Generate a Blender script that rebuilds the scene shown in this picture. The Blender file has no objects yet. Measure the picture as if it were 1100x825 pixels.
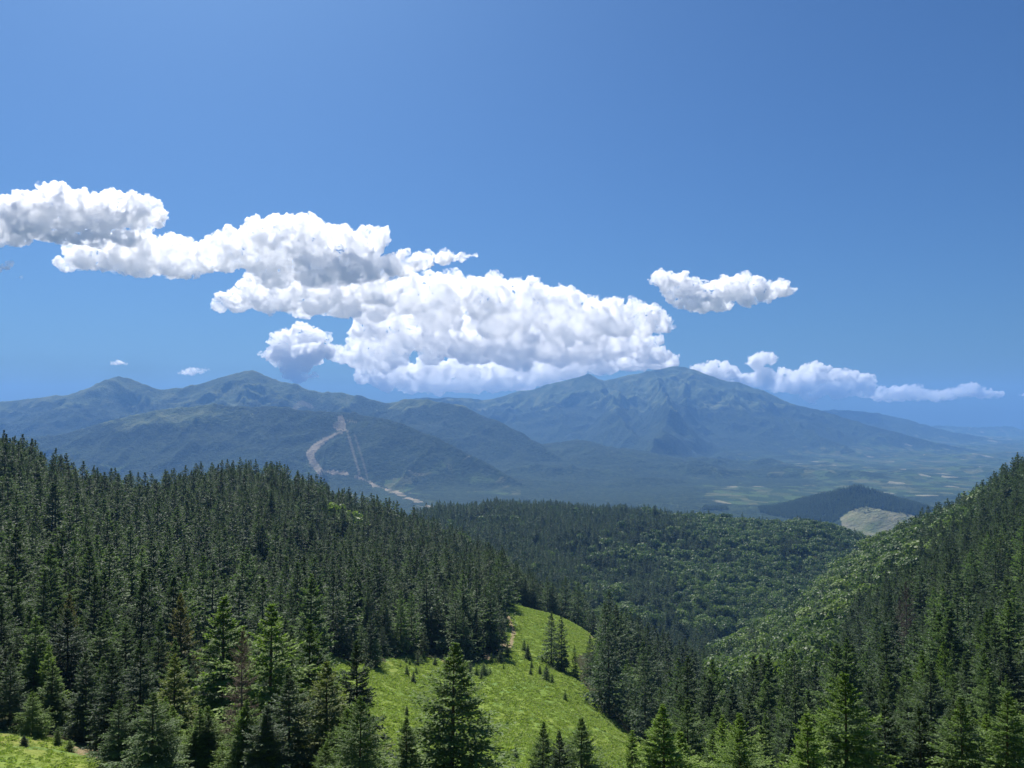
import bpy, math, time
import numpy as np
T0 = time.time()
sc = bpy.context.scene
rng = np.random.default_rng(11)

# ------------------------------------------------------------------ camera, sky, sun, exposure
F = 863.0                      # focal length in pixels of the 1100 px wide photograph
PITCH = math.atan(32.5 / F)
cam = bpy.data.cameras.new('camera'); cam_ob = bpy.data.objects.new('camera', cam)
sc.collection.objects.link(cam_ob); sc.camera = cam_ob
cam.sensor_width = 36.0; cam.lens = 36.0 * F / 1100.0
cam.clip_start = 0.1; cam.clip_end = 200000.0
cam_ob.rotation_euler = (math.pi / 2 + PITCH, 0, 0)

SUN_AZ, SUN_EL = math.radians(-26), math.radians(52)      # azimuth from the view direction, left is negative
wd = bpy.data.worlds.new("World"); sc.world = wd; wd.use_nodes = True
wn = wd.node_tree
sky = wn.nodes.new('ShaderNodeTexSky'); sky.sky_type = 'NISHITA'; sky.sun_disc = False
sky.sun_elevation = SUN_EL; sky.sun_rotation = SUN_AZ
sky.altitude = 0; sky.air_density = 1.0; sky.dust_density = 1.5; sky.ozone_density = 6.0
bg = wn.nodes['Background']; bg.inputs['Strength'].default_value = 0.05
wb = wn.nodes.new('ShaderNodeMix'); wb.data_type = 'RGBA'; wb.blend_type = 'MULTIPLY'; wb.inputs[0].default_value = 1.0
wb.inputs[7].default_value = (0.44, 0.735, 1.05, 1)       # camera white balance of the blue sky
wn.links.new(sky.outputs[0], wb.inputs[6]); wn.links.new(wb.outputs[2], bg.inputs[0])
sl = bpy.data.lights.new('sun', 'SUN'); sl.energy = 5.0; sl.angle = math.radians(0.53); sl.color = (1.0, 0.95, 0.88)
sun = bpy.data.objects.new('sun', sl); sc.collection.objects.link(sun)
sdir = np.array([math.cos(SUN_EL) * math.sin(SUN_AZ), math.cos(SUN_EL) * math.cos(SUN_AZ), math.sin(SUN_EL)])
from mathutils import Vector, Matrix
sun.rotation_euler = Vector(-sdir).to_track_quat('-Z', 'Y').to_euler()
sun.location = (-200, 300, 400)
sc.view_settings.view_transform = 'Standard'; sc.view_settings.look = 'None'
sc.view_settings.gamma = 1; sc.view_settings.use_curve_mapping = False
sc.view_settings.exposure = 0.65
cy = sc.cycles
cy.use_denoising = True
cy.max_bounces = 36; cy.diffuse_bounces = 3; cy.glossy_bounces = 1; cy.transmission_bounces = 4
cy.transparent_max_bounces = 8; cy.volume_bounces = 32
cy.caustics_reflective = False; cy.caustics_refractive = False

HAZE = 5.8e-5
HAZE_COL = (0.225, 0.49, 0.97)

# ------------------------------------------------------------------ helpers
def pix(px, py, D):
    """world point at depth D along the ray through pixel (px, py) of the 1100x825 photograph"""
    px = np.asarray(px, float); py = np.asarray(py, float); D = np.asarray(D, float)
    xc = (px - 550) / F; yc = (412.5 - py) / F
    fw = math.cos(PITCH) - yc * math.sin(PITCH); up = math.sin(PITCH) + yc * math.cos(PITCH)
    return xc / fw * D, D, up / fw * D

def unpix(x, y, z):
    dep = y * math.cos(PITCH) + z * math.sin(PITCH)
    v = -y * math.sin(PITCH) + z * math.cos(PITCH)
    dep = np.where(np.abs(dep) < 1e-3, 1e-3, dep)
    return 550 + F * x / dep, 412.5 - F * v / dep

def _h(ix, iy, seed):
    n = (ix.astype(np.uint32) * np.uint32(374761393) + iy.astype(np.uint32) * np.uint32(668265263) + np.uint32((seed * 2246822519) & 0xffffffff))
    n = (n ^ (n >> np.uint32(13))) * np.uint32(1274126177)
    return n ^ (n >> np.uint32(16))

def pn(x, y, seed=0):
    """gradient noise, about -1..1"""
    x0 = np.floor(x); y0 = np.floor(y); fx = (x - x0).astype(np.float32); fy = (y - y0).astype(np.float32)
    ix = x0.astype(np.int64) & 0xffffffff; iy = y0.astype(np.int64) & 0xffffffff
    def g(a, b, dx, dy):
        ang = _h((ix + a) & 0xffffffff, (iy + b) & 0xffffffff, seed).astype(np.float32) * np.float32(2 * math.pi / 4294967296.0)
        return np.cos(ang) * dx + np.sin(ang) * dy
    u = fx * fx * fx * (fx * (fx * 6 - 15) + 10); v = fy * fy * fy * (fy * (fy * 6 - 15) + 10)
    a = g(0, 0, fx, fy); b = g(1, 0, fx - 1, fy); c = g(0, 1, fx, fy - 1); d = g(1, 1, fx - 1, fy - 1)
    return 1.5 * ((a + (b - a) * u) * (1 - v) + (c + (d - c) * u) * v)

def fbm(x, y, wl, octv=4, seed=0, gain=0.5):
    s = 0; a = 1.0
    for k in range(octv):
        s = s + a * pn(x / wl, y / wl, seed + k); wl = wl / 2.03; a *= gain
    return s

def ridged(x, y, wl, octv=4, seed=0, gain=0.5):
    s = 0; a = 1.0; w = 1.0
    for k in range(octv):
        n = 1 - np.abs(pn(x / wl, y / wl, seed + k)); n = n * n * w
        w = np.clip(n * 1.6, 0, 1); s = s + a * n; wl = wl / 2.07; a *= gain
    return s

def sstep(a, b, x):
    t = np.clip((x - a) / (b - a), 0, 1); return t * t * (3 - 2 * t)

def mesh_np(name, V, faces_flat, loop_tot, mat=None, smooth=False):
    me = bpy.data.meshes.new(name)
    V = np.asarray(V, np.float32); ff = np.asarray(faces_flat, np.int32).ravel(); lt = np.asarray(loop_tot, np.int32)
    me.vertices.add(len(V)); me.vertices.foreach_set('co', V.ravel())
    me.loops.add(len(ff)); me.loops.foreach_set('vertex_index', ff)
    me.polygons.add(len(lt))
    ls = np.zeros(len(lt), np.int32); ls[1:] = np.cumsum(lt)[:-1]
    me.polygons.foreach_set('loop_start', ls)
    try: me.polygons.foreach_set('loop_total', lt)
    except Exception: pass
    me.polygons.foreach_set('use_smooth', np.full(len(lt), smooth))
    me.update(calc_edges=True)
    if mat: me.materials.append(mat)
    return me

def link(name, me, parent=None):
    o = bpy.data.objects.new(name, me); sc.collection.objects.link(o)
    if parent is not None: o.parent = parent
    return o

def tag(o, label=None, cat=None, group=None, kind=None):
    if label: o['label'] = label
    if cat: o['category'] = cat
    if group: o['group'] = group
    if kind: o['kind'] = kind
    return o

# ------------------------------------------------------------------ near relief: surveyed ground points (pixel, pixel, depth)
NEAR = {
 -450: [(900,45),(850,75),(760,130),(640,240),(560,380),(520,520),(560,800),(600,1500),(620,2600)],
 -200: [(870,45),(840,65),(790,95),(715,150),(600,270),(505,420),(540,700),(600,1500),(620,2600)],
 0:   [(855,45),(838,60),(790,80),(738,120),(670,185),(592,285),(512,430),(545,640),(600,1500),(630,2600)],
 130: [(855,50),(838,66),(812,86),(758,130),(690,200),(614,320),(556,520),(590,800),(610,1500),(630,2600)],
 250: [(865,50),(848,66),(815,95),(760,140),(690,220),(612,350),(533,620),(572,900),(600,1500),(630,2600)],
 330: [(870,50),(856,66),(820,95),(760,140),(700,215),(624,380),(546,680),(582,950),(600,1500),(630,2600)],
 400: [(880,48),(866,62),(832,90),(770,140),(705,220),(636,400),(575,740),(600,1000),(590,1500),(620,2500)],
 455: [(885,48),(868,62),(838,90),(775,150),(708,240),(646,420),(590,790),(606,1050),(560,1420),(600,2200)],
 500: [(885,48),(870,62),(840,95),(775,160),(702,260),(650,400),(606,680),(618,950),(555,1460),(585,2100)],
 540: [(888,48),(872,62),(836,100),(775,165),(708,255),(662,360),(650,405),(640,540),(640,780),(608,1000),(552,1500),(578,2000)],
 600: [(892,48),(878,62),(838,102),(785,165),(726,240),(693,310),(670,370),(662,405),(678,490),(676,700),(630,950),(600,1180),(553,1500),(578,2000)],
 650: [(895,48),(884,62),(842,106),(802,160),(764,215),(722,290),(694,375),(700,440),(712,560),(704,740),(655,950),(610,1180),(559,1500),(583,2000)],
 700: [(898,48),(888,62),(848,110),(816,165),(798,230),(765,320),(728,450),(735,600),(718,800),(655,990),(612,1210),(562,1500),(588,2000)],
 760: [(900,48),(890,62),(852,115),(825,185),(792,280),(748,440),(742,600),(716,800),(662,1010),(612,1260),(566,1500),(592,2000)],
 820: [(904,46),(892,60),(852,118),(815,195),(785,285),(758,400),(728,550),(702,660),(690,760),(722,900),(655,1060),(617,1260),(572,1500),(602,2000)],
 880: [(905,44),(892,58),(850,115),(805,185),(770,265),(735,375),(700,500),(667,690),(646,860),(672,1000),(642,1170),(612,1310),(578,1450),(612,2000)],
 930: [(905,44),(890,58),(845,110),(798,178),(760,248),(725,325),(680,450),(642,620),(612,900),(640,1130),(612,1320),(591,1400),(630,1900)],
 970: [(903,44),(885,58),(840,105),(790,170),(745,238),(705,305),(660,420),(622,560),(589,820),(612,1100),(640,1600),(650,2300)],
 1030:[(895,44),(876,58),(830,100),(774,165),(725,232),(688,290),(640,390),(594,540),(567,720),(600,1000),(640,1600),(650,2300)],
 1100:[(885,44),(862,58),(815,95),(758,155),(714,210),(670,268),(612,370),(562,500),(522,640),(560,900),(620,1500),(645,2300)],
 1250:[(860,44),(838,58),(790,95),(728,150),(668,210),(610,280),(540,380),(480,500),(445,650),(490,900),(590,1500),(640,2400)],
 1600:[(800,44),(775,60),(715,95),(640,150),(560,240),(470,400),(420,600),(450,900),(560,1500),(630,2500)],
}
R0 = 46.0
def near_setup():
    P = []
    for px, lst in NEAR.items():
        for py, D in lst:
            x, y, z = pix(px, py, D); r = math.hypot(x, y)
            P.append((math.atan2(x, y) * F / 200.0, math.log(r) * 1.15, z / r))
    P = np.array(P)
    def K(a, b):
        d = np.sqrt(((a[:, None, :2] - b[None, :, :2]) ** 2).sum(-1)) ; return np.where(d > 1e-9, d * d * np.log(d + 1e-12), 0)
    n = len(P); A = np.zeros((n + 3, n + 3)); A[:n, :n] = K(P, P) + np.eye(n) * 0.0015
    A[:n, n] = 1; A[:n, n + 1:] = P[:, :2]; A[n, :n] = 1; A[n + 1:, :n] = P[:, :2].T
    rhs = np.zeros(n + 3); rhs[:n] = P[:, 2]
    w = np.linalg.solve(A, rhs)
    gu = np.linspace(-1.35 * F / 200, 1.35 * F / 200, 420); gv = np.linspace(math.log(R0) * 1.15, math.log(3200) * 1.15, 260)
    G = np.zeros((len(gu), len(gv)))
    for i, u in enumerate(gu):
        q = np.stack([np.full(len(gv), u), gv], 1)
        G[i] = K(q, P) @ w[:n] + w[n] + q @ w[n + 1:]
    return gu, gv, G
GU, GV, GG = near_setup()
def near_t(az, r):
    u = np.clip(az * F / 200.0, GU[0], GU[-1]); v = np.clip(np.log(np.maximum(r, 1e-3)) * 1.15, GV[0], GV[-1])
    a = (u - GU[0]) / (GU[1] - GU[0]); b = (v - GV[0]) / (GV[1] - GV[0])
    i = np.clip(a.astype(int), 0, len(GU) - 2); j = np.clip(b.astype(int), 0, len(GV) - 2)
    a = a - i; b = b - j
    return (GG[i, j] * (1 - a) + GG[i + 1, j] * a) * (1 - b) + (GG[i, j + 1] * (1 - a) + GG[i + 1, j + 1] * a) * b

def near_z(x, y):
    r = np.hypot(x, y); az = np.arctan2(x, y)
    t = near_t(az, np.maximum(r, R0)); z0 = t * np.maximum(r, R0)
    z = np.where(r < R0, -1.7 + (z0 + 1.7) * (r / R0), z0)
    back = -1.7 - 0.36 * y * np.exp(-np.abs(y) / 2500) - 0.05 * np.abs(x) * 0
    k = sstep(1.05, 1.32, np.abs(az))
    z = z * (1 - k) + back * k
    amp = sstep(15, 120, r)
    z = z + sstep(900, 1150, r) * 9.0 * (ridged(x, y, 230, 3, 15) - 0.9)
    z = z + amp * (0.9 * fbm(x, y, 38, 3, 5) + sstep(250, 700, r) * 3.0 * fbm(x, y, 140, 2, 9))
    return z

# ------------------------------------------------------------------ far relief: crests with depth, spurs thrown from them
FLOOR = -520.0
CRESTS = [  # name, list of (px, py, depth), width factor
 ('A', [(-260,450,9500),(-120,440,9500),(-40,436,9400),(0,430,9300),(40,428,9200),(80,423,9100),(105,412,9100),(128,404.5,9100),(150,412,9100),(170,417,9100),(195,418,9100),(215,411,9200),(235,404,9200),(255,400,9200),(270,397.5,9200),(285,403,9200),(300,409,9200),(345,420,9000),(380,425,8800),(415,431,8600),(440,430,8400),(460,429,8200),(500,437,8000),(540,455,7600),(570,472,7300),(600,490,7000),(620,505,6800)], 1.45),
 ('B', [(430,430,12500),(480,426,12500),(520,430,12500),(560,420,12500),(600,411,12500),(622,405,12500),(633,402.5,12500),(648,408,12500),(680,403,12500),(705,397,12500),(722,394,12500),(735,394,12500),(745,396,12500),(760,403,12400),(775,408,12300),(800,413,12200),(820,421,12100),(850,432,12000),(880,441,11800),(930,456,11300),(1000,474,11000),(1060,486,10800),(1100,493,10500)], 1.8),
 ('C', [(840,446,15500),(870,441.5,15300),(900,440.5,15300),(930,441.5,15200),(960,447,15000),(1000,458,14600),(1030,465,14300),(1070,472,14000),(1120,478,14000)], 2.2),
 ('D', [(900,454,20500),(960,452.0,20500),(1000,450.0,20500),(1030,451,20500),(1060,449,20500),(1100,449.5,20500),(1200,447,20500),(1350,449,20500)], 2.6),
 ('D2', [(960,462,18800),(1010,457,18600),(1050,459,18600),(1100,456,18600),(1200,458,18600)], 2.0),
 ('E', [(-150,480,6500),(-40,462,6600),(20,470,6500),(60,468,6500),(110,455,6500),(150,444,6500),(190,438,6500),(230,434,6500),(280,436,6500),(320,440,6400),(345,442,6400),(380,444,6300),(420,452,6100),(470,470,5900),(520,495,5700),(560,520,5500),(600,540,5300)], 1.25),
 ('F', [(560,480,8000),(594,475,7800),(615,473,7700),(631,474,7600),(667,483,7400),(704,489,7200),(740,501,7000),(780,520,6700),(815,537,6500)], 4.2),
 ('H', [(812,562,4100),(835,552,4100),(860,543,4100),(885,533,4100),(905,525.5,4100),(922,522.5,4100),(940,527,4050),(960,538,4000),(985,550,3950),(1010,560,3900)], 2.3),
 ('H2', [(905,545,3900),(925,551,3700),(950,553,3600),(985,556,3500)], 1.5),
 ('L', [(-700,455,9500),(-450,430,9500),(-260,450,9500)], 2.0),
 ('R', [(1100,493,10500),(1300,500,10000),(1600,490,11000)], 2.0),
]
SEG = []   # x0,y0,z0,x1,y1,z1, half-width scale
def build_segments():
    r = np.random.default_rng(4)
    for name, pts, wf in CRESTS:
        p = np.array([pix(a, b, c) for a, b, c in pts])
        for a, b in zip(p[:-1], p[1:]):
            SEG.append((*a, *b, wf))
        if name in ('A', 'B', 'E', 'F', 'C'):
            L = np.r_[0, np.cumsum(np.hypot(*np.diff(p[:, :2], axis=0).T))]
            s = r.uniform(100, 400)
            while s < L[-1]:
                q = np.array([np.interp(s, L, p[:, k]) for k in range(3)])
                q2 = np.array([np.interp(min(s + 50, L[-1]), L, p[:, k]) for k in range(3)])
                t = q2 - q; t[2] = 0; n = np.hypot(t[0], t[1])
                if n < 1: break
                t /= n; nrm = np.array([t[1], -t[0]])
                if nrm[1] > 0: nrm = -nrm          # towards the viewer
                ang = r.normal(0, 0.38); c, sn = math.cos(ang), math.sin(ang)
                d = np.array([nrm[0] * c - nrm[1] * sn, nrm[0] * sn + nrm[1] * c])
                hgt = q[2] - FLOOR
                if hgt > 150:
                    Ls = hgt * r.uniform(1.9, 2.9) * {'E': 0.85, 'F': 1.2, 'A': 0.9, 'B': 1.5, 'C': 1.0}[name]; drop0 = r.uniform(0.02, 0.10)
                    prev = q + np.array([0, 0, -hgt * drop0]); m = 6
                    for k in range(1, m + 1):
                        f = k / m
                        d = d + r.normal(0, 0.10, 2); d /= np.hypot(*d)
                        xy = prev[:2] + d * Ls / m
                        z = FLOOR + hgt * (1 - drop0) * (1 - f) ** (0.92 if name in 'AB' else 1.0) * 0.97
                        cur = np.array([xy[0], xy[1], z])
                        SEG.append((*prev, *cur, 1.0 if name in 'AB' else 0.9)); prev = cur
                s += r.uniform(380, 800) * (1.0 if name in 'AB' else 0.75)
build_segments()
SEGA = np.array(SEG)

def far_z(x, y):
    x = np.asarray(x, np.float32); y = np.asarray(y, np.float32)
    wx = x + 130 * fbm(x, y, 900, 3, 21).astype(np.float32); wy = y + 130 * fbm(x, y, 900, 3, 31).astype(np.float32)
    best = np.full(x.shape, -1e9, np.float32); qm = np.full(x.shape, 9.0, np.float32)
    for x0, y0, z0, x1, y1, z1, wf in SEG:
        L2 = (x1 - x0) ** 2 + (y1 - y0) ** 2
        H = max(z0, z1) - FLOOR
        R = H * wf * 3.2 + 200
        if wf > 1.0:
            sel = np.nonzero((x > min(x0, x1) - R) & (x < max(x0, x1) + R) & (y > min(y0, y1) - R) & (y < max(y0, y1) + R))
            ax = x[sel]; ay = y[sel]
            # keep the crest line itself unwarped, warp grows with distance
        else:
            sel = np.nonzero((wx > min(x0, x1) - R) & (wx < max(x0, x1) + R) & (wy > min(y0, y1) - R) & (wy < max(y0, y1) + R))
            ax = wx[sel]; ay = wy[sel]
        if len(sel[0]) == 0: continue
        t = np.clip(((ax - x0) * (x1 - x0) + (ay - y0) * (y1 - y0)) / L2, 0, 1)
        d = np.hypot(ax - (x0 + t * (x1 - x0)), ay - (y0 + t * (y1 - y0)))
        zc = z0 + t * (z1 - z0); h = np.maximum(zc - FLOOR, 1)
        q = d / (h * wf)
        zz = FLOOR + h * np.exp(-(np.sqrt(q * q + 0.0002) - 0.0141) * 1.15) * (1 - sstep(0.55, 1.55, q))
        best[sel] = np.maximum(best[sel], zz)
        if wf > 1.0: qm[sel] = np.minimum(qm[sel], q * wf)
    base = FLOOR + 14 * fbm(x, y, 1300, 3, 3) + 5 * fbm(x, y, 260, 2, 4) + 120 * np.clip(ridged(x, y, 1700, 5, 71) - 0.7, 0, 2) * sstep(4800, 6800, y) * (0.45 + 0.55 * sstep(3500, 1500, x))
    k = 18.0
    z = np.maximum(base, best) + k * np.log1p(np.exp(-np.abs(base - best) / k))
    hh = np.clip((z - FLOOR) / 700, 0, 1)
    det = (ridged(wx, wy, 640, 6, 41, 0.55) - 1.0)
    z = z + hh * (105 * det) * sstep(0.02, 0.2, hh) * (0.22 + 0.78 * sstep(0.0, 0.5, qm)) + 5.0 * fbm(x, y, 90, 2, 55) * sstep(0.0, 0.15, hh)
    return z

def ground(x, y):
    x = np.asarray(x, float); y = np.asarray(y, float)
    r = np.hypot(x, y)
    k = sstep(1900, 3000, r)
    shp = x.shape; out = np.zeros(shp)
    m = r < 3000
    if m.any(): out[m] = near_z(x[m], y[m]) * (1 - k[m])
    m = r > 1900
    if m.any(): out[m] = out[m] + far_z(x[m], y[m]) * k[m]
    return out

# polar ground sheet
def axis_az():
    f = np.radians(np.arange(-40, 40.001, 0.068))
    s = np.radians(np.linspace(40, 76, 90)[1:]); b = np.radians(np.linspace(76, 180, 53)[1:])
    return np.r_[-b[::-1][1:], -s[::-1], f, s, b]
AZ = axis_az()
RR = np.r_[np.linspace(0.4, 40, 40), np.geomspace(40, 1900, 430)[1:], np.arange(1912, 4600, 14), np.arange(4600, 13200, 22), np.geomspace(13200, 21800, 130)]
AA, R2 = np.meshgrid(AZ, RR, indexing='ij')
GX = R2 * np.sin(AA); GY = R2 * np.cos(AA)
GZ = ground(GX, GY)
print('ground', GX.shape, round(time.time() - T0, 1))

# ------------------------------------------------------------------ materials
def nt(name):
    m = bpy.data.materials.new(name); m.use_nodes = True
    n = m.node_tree.nodes; n.clear()
    return m, n, m.node_tree.links

def ramp(n, stops):
    r = n.new('ShaderNodeValToRGB'); e = r.color_ramp.elements
    while len(e) < len(stops): e.new(0.5)
    for k, (p, c) in enumerate(stops):
        e[k].position = p; e[k].color = (*c, 1)
    return r

def mixc(n, l, fac, a, b, mode='MIX'):
    m = n.new('ShaderNodeMix'); m.data_type = 'RGBA'; m.blend_type = mode
    for sock, v in ((m.inputs[0], fac), (m.inputs[6], a), (m.inputs[7], b)):
        if hasattr(v, 'is_output'): l.new(v, sock)
        elif isinstance(v, tuple): sock.default_value = (*v, 1)
        else: sock.default_value = v
    return m.outputs[2]

def noise(n, l, co, scale, detail=4, rough=0.55, dist=0.0):
    t = n.new('ShaderNodeTexNoise'); t.inputs['Scale'].default_value = scale; t.inputs['Detail'].default_value = detail
    t.inputs['Roughness'].default_value = rough; t.inputs['Distortion'].default_value = dist
    l.new(co, t.inputs['Vector']); return t.outputs[0]

def maprange(n, l, v, a, b, c=0.0, d=1.0):
    m = n.new('ShaderNodeMapRange'); m.interpolation_type = 'SMOOTHSTEP'
    l.new(v, m.inputs[0])
    for k, q in enumerate((a, b, c, d)): m.inputs[k + 1].default_value = q
    return m.outputs[0]

def math_(n, l, op, a, b):
    m = n.new('ShaderNodeMath'); m.operation = op
    for k, v in enumerate((a, b)):
        if hasattr(v, 'is_output'): l.new(v, m.inputs[k])
        else: m.inputs[k].default_value = v
    return m.outputs[0]

def finish(m, n, l, col, rough=0.9, spec=0.2, bump=None, bdist=1.0, bstr=0.6):
    p = n.new('ShaderNodeBsdfPrincipled'); o = n.new('ShaderNodeOutputMaterial')
    if hasattr(col, 'is_output'): l.new(col, p.inputs['Base Color'])
    else: p.inputs['Base Color'].default_value = (*col, 1)
    p.inputs['Roughness'].default_value = rough; p.inputs['Specular IOR Level'].default_value = spec
    if bump is not None:
        b = n.new('ShaderNodeBump'); b.inputs['Distance'].default_value = bdist; b.inputs['Strength'].default_value = bstr
        l.new(bump, b.inputs['Height']); l.new(b.outputs[0], p.inputs['Normal'])
    l.new(p.outputs[0], o.inputs[0]); return p

def mat_hillside():
    m, n, l = nt('hillside_soil_and_grass')
    g = n.new('ShaderNodeNewGeometry'); pos = g.outputs['Position']
    a = n.new('ShaderNodeAttribute'); a.attribute_name = 'cover'
    sp = n.new('ShaderNodeSeparateColor'); l.new(a.outputs['Color'], sp.inputs[0])
    n1 = noise(n, l, pos, 0.045, 5, 0.6); n2 = noise(n, l, pos, 0.6, 5, 0.7); n3 = noise(n, l, pos, 0.16, 4, 0.6, 0.6); n4 = noise(n, l, pos, 4.0, 3, 0.7)
    floor_ = ramp(n, [(0.3, (0.022, 0.022, 0.012)), (0.55, (0.05, 0.055, 0.022)), (0.75, (0.075, 0.06, 0.035))]); l.new(n2, floor_.inputs[0])
    grass = ramp(n, [(0.25, (0.13, 0.21, 0.036)), (0.45, (0.17, 0.25, 0.042)), (0.58, (0.21, 0.265, 0.05)), (0.75, (0.27, 0.25, 0.075))]); l.new(n1, grass.inputs[0])
    herb = mixc(n, l, maprange(n, l, n3, 0.52, 0.62), grass.outputs[0], (0.13, 0.225, 0.07))
    fine = mixc(n, l, maprange(n, l, n2, 0.35, 0.72, 0.0, 0.65), herb, (0.11, 0.17, 0.03))
    fine = mixc(n, l, maprange(n, l, n4, 0.45, 0.75, 0.0, 0.45), fine, (0.19, 0.22, 0.06))
    c = mixc(n, l, sp.outputs[0], floor_.outputs[0], fine)
    dirt = mixc(n, l, n2, (0.16, 0.115, 0.065), (0.34, 0.27, 0.17))
    c = mixc(n, l, sp.outputs[1], c, dirt)
    hb = math_(n, l, 'ADD', math_(n, l, 'MULTIPLY', n2, 1.0), math_(n, l, 'MULTIPLY', n4, 0.25))
    finish(m, n, l, c, 0.95, 0.1, hb, 0.7, 0.9)
    return m

def mat_mountain():
    m, n, l = nt('mountain_cover')
    g = n.new('ShaderNodeNewGeometry'); pos = g.outputs['Position']
    a = n.new('ShaderNodeAttribute'); a.attribute_name = 'cover'
    sp = n.new('ShaderNodeSeparateColor'); l.new(a.outputs['Color'], sp.inputs[0])
    nf = noise(n, l, pos, 0.035, 3, 0.7); nm = noise(n, l, pos, 0.004, 5, 0.65, 0.5); nl = noise(n, l, pos, 0.0009, 4, 0.6)
    forest = ramp(n, [(0.30, (0.006, 0.014, 0.008)), (0.5, (0.015, 0.029, 0.013)), (0.72, (0.048, 0.070, 0.024))]); l.new(nf, forest.inputs[0])
    fl = mixc(n, l, maprange(n, l, nm, 0.50, 0.70, 0.0, 0.45), forest.outputs[0], (0.045, 0.072, 0.025))
    alp = ramp(n, [(0.30, (0.028, 0.048, 0.02)), (0.5, (0.070, 0.095, 0.034)), (0.66, (0.135, 0.15, 0.06)), (0.8, (0.20, 0.18, 0.125))]); l.new(nm, alp.inputs[0])
    af = maprange(n, l, math_(n, l, 'ADD', sp.outputs[0], math_(n, l, 'MULTIPLY', math_(n, l, 'SUBTRACT', nm, 0.5), 1.6)), 0.38, 0.58)
    c = mixc(n, l, af, fl, alp.outputs[0])
    # farmed valley: hedged plots
    v = n.new('ShaderNodeTexVoronoi'); v.inputs['Scale'].default_value = 0.0105; v.inputs['Randomness'].default_value = 1.0
    dn = n.new('ShaderNodeVectorMath'); dn.operation = 'MULTIPLY_ADD'
    t = n.new('ShaderNodeTexNoise'); t.inputs['Scale'].default_value = 0.006; l.new(pos, t.inputs['Vector'])
    l.new(t.outputs['Color'], dn.inputs[0]); dn.inputs[1].default_value = (110, 110, 0); l.new(pos, dn.inputs[2])
    mp = n.new('ShaderNodeVectorMath'); mp.operation = 'MULTIPLY'; mp.inputs[1].default_value = (1.0, 0.7, 0.0); l.new(dn.outputs[0], mp.inputs[0])
    l.new(mp.outputs[0], v.inputs['Vector'])
    vs = n.new('ShaderNodeSeparateColor'); l.new(v.outputs['Color'], vs.inputs[0])
    plot = ramp(n, [(0.0, (0.03, 0.055, 0.02)), (0.38, (0.07, 0.11, 0.035)), (0.60, (0.065, 0.085, 0.032)), (0.80, (0.11, 0.12, 0.05)), (0.965, (0.26, 0.24, 0.15))])
    plot.color_ramp.interpolation = 'CONSTANT'; l.new(vs.outputs[0], plot.inputs[0])
    pf = maprange(n, l, math_(n, l, 'ADD', sp.outputs[2], math_(n, l, 'MULTIPLY', math_(n, l, 'SUBTRACT', noise(n, l, pos, 0.0035, 6, 0.75, 0.8), 0.5), 3.4)), 0.42, 0.72, 0.0, 0.8)
    c = mixc(n, l, pf, c, plot.outputs[0])
    bare = mixc(n, l, nf, (0.28, 0.225, 0.155), (0.43, 0.36, 0.26))
    c = mixc(n, l, sp.outputs[1], c, bare)
    finish(m, n, l, c, 0.95, 0.1, nf, 22.0, 1.0)
    return m

def mat_leaf(name, dark, light, tr=0.28, rough=0.55, spec=0.25):
    m, n, l = nt(name)
    oi = n.new('ShaderNodeObjectInfo'); a = n.new('ShaderNodeAttribute'); a.attribute_name = 'tint'
    f = math_(n, l, 'ADD', math_(n, l, 'MULTIPLY', a.outputs['Fac'], 0.62), math_(n, l, 'MULTIPLY', oi.outputs['Random'], 0.38))
    c = mixc(n, l, f, dark, light)
    c = mixc(n, l, 1.0, c, oi.outputs['Color'], 'MULTIPLY')
    p = n.new('ShaderNodeBsdfPrincipled'); p.inputs['Roughness'].default_value = rough; p.inputs['Specular IOR Level'].default_value = spec
    t = n.new('ShaderNodeBsdfTranslucent'); mx = n.new('ShaderNodeMixShader'); mx.inputs[0].default_value = tr
    o = n.new('ShaderNodeOutputMaterial')
    l.new(c, p.inputs['Base Color'])
    c2 = mixc(n, l, 1.0, c, (1.15, 1.3, 0.6), 'MULTIPLY'); l.new(c2, t.inputs[0])
    l.new(p.outputs[0], mx.inputs[1]); l.new(t.outputs[0], mx.inputs[2]); l.new(mx.outputs[0], o.inputs[0])
    return m

def mat_bark(name, a, b):
    m, n, l = nt(name)
    tc = n.new('ShaderNodeTexCoord'); v = n.new('ShaderNodeMapping'); v.inputs['Scale'].default_value = (60, 60, 14); l.new(tc.outputs['Object'], v.inputs[0])
    q = noise(n, l, v.outputs[0], 1.0, 4, 0.65)
    finish(m, n, l, mixc(n, l, q, a, b), 0.9, 0.1, q, 0.01, 0.8); return m

M_HILL = mat_hillside(); M_MTN = mat_mountain()
M_SPRUCE = mat_leaf('spruce_needles', (0.030, 0.054, 0.034), (0.112, 0.156, 0.076), 0.40, 0.6, 0.25)
M_DEAD = mat_leaf('dead_spruce_twigs', (0.075, 0.056, 0.044), (0.18, 0.14, 0.11), 0.05, 0.8, 0.1)
M_BEECH = mat_leaf('beech_leaves', (0.050, 0.090, 0.032), (0.155, 0.215, 0.075), 0.35, 0.5, 0.25)
M_HERB = mat_leaf('meadow_herb_leaves', (0.17, 0.25, 0.045), (0.33, 0.39, 0.11), 0.42, 0.6, 0.2)
M_BARK = mat_bark('spruce_bark', (0.05, 0.038, 0.03), (0.15, 0.115, 0.09))
M_DBARK = mat_bark('dead_bark', (0.11, 0.09, 0.075), (0.30, 0.26, 0.22))

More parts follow.
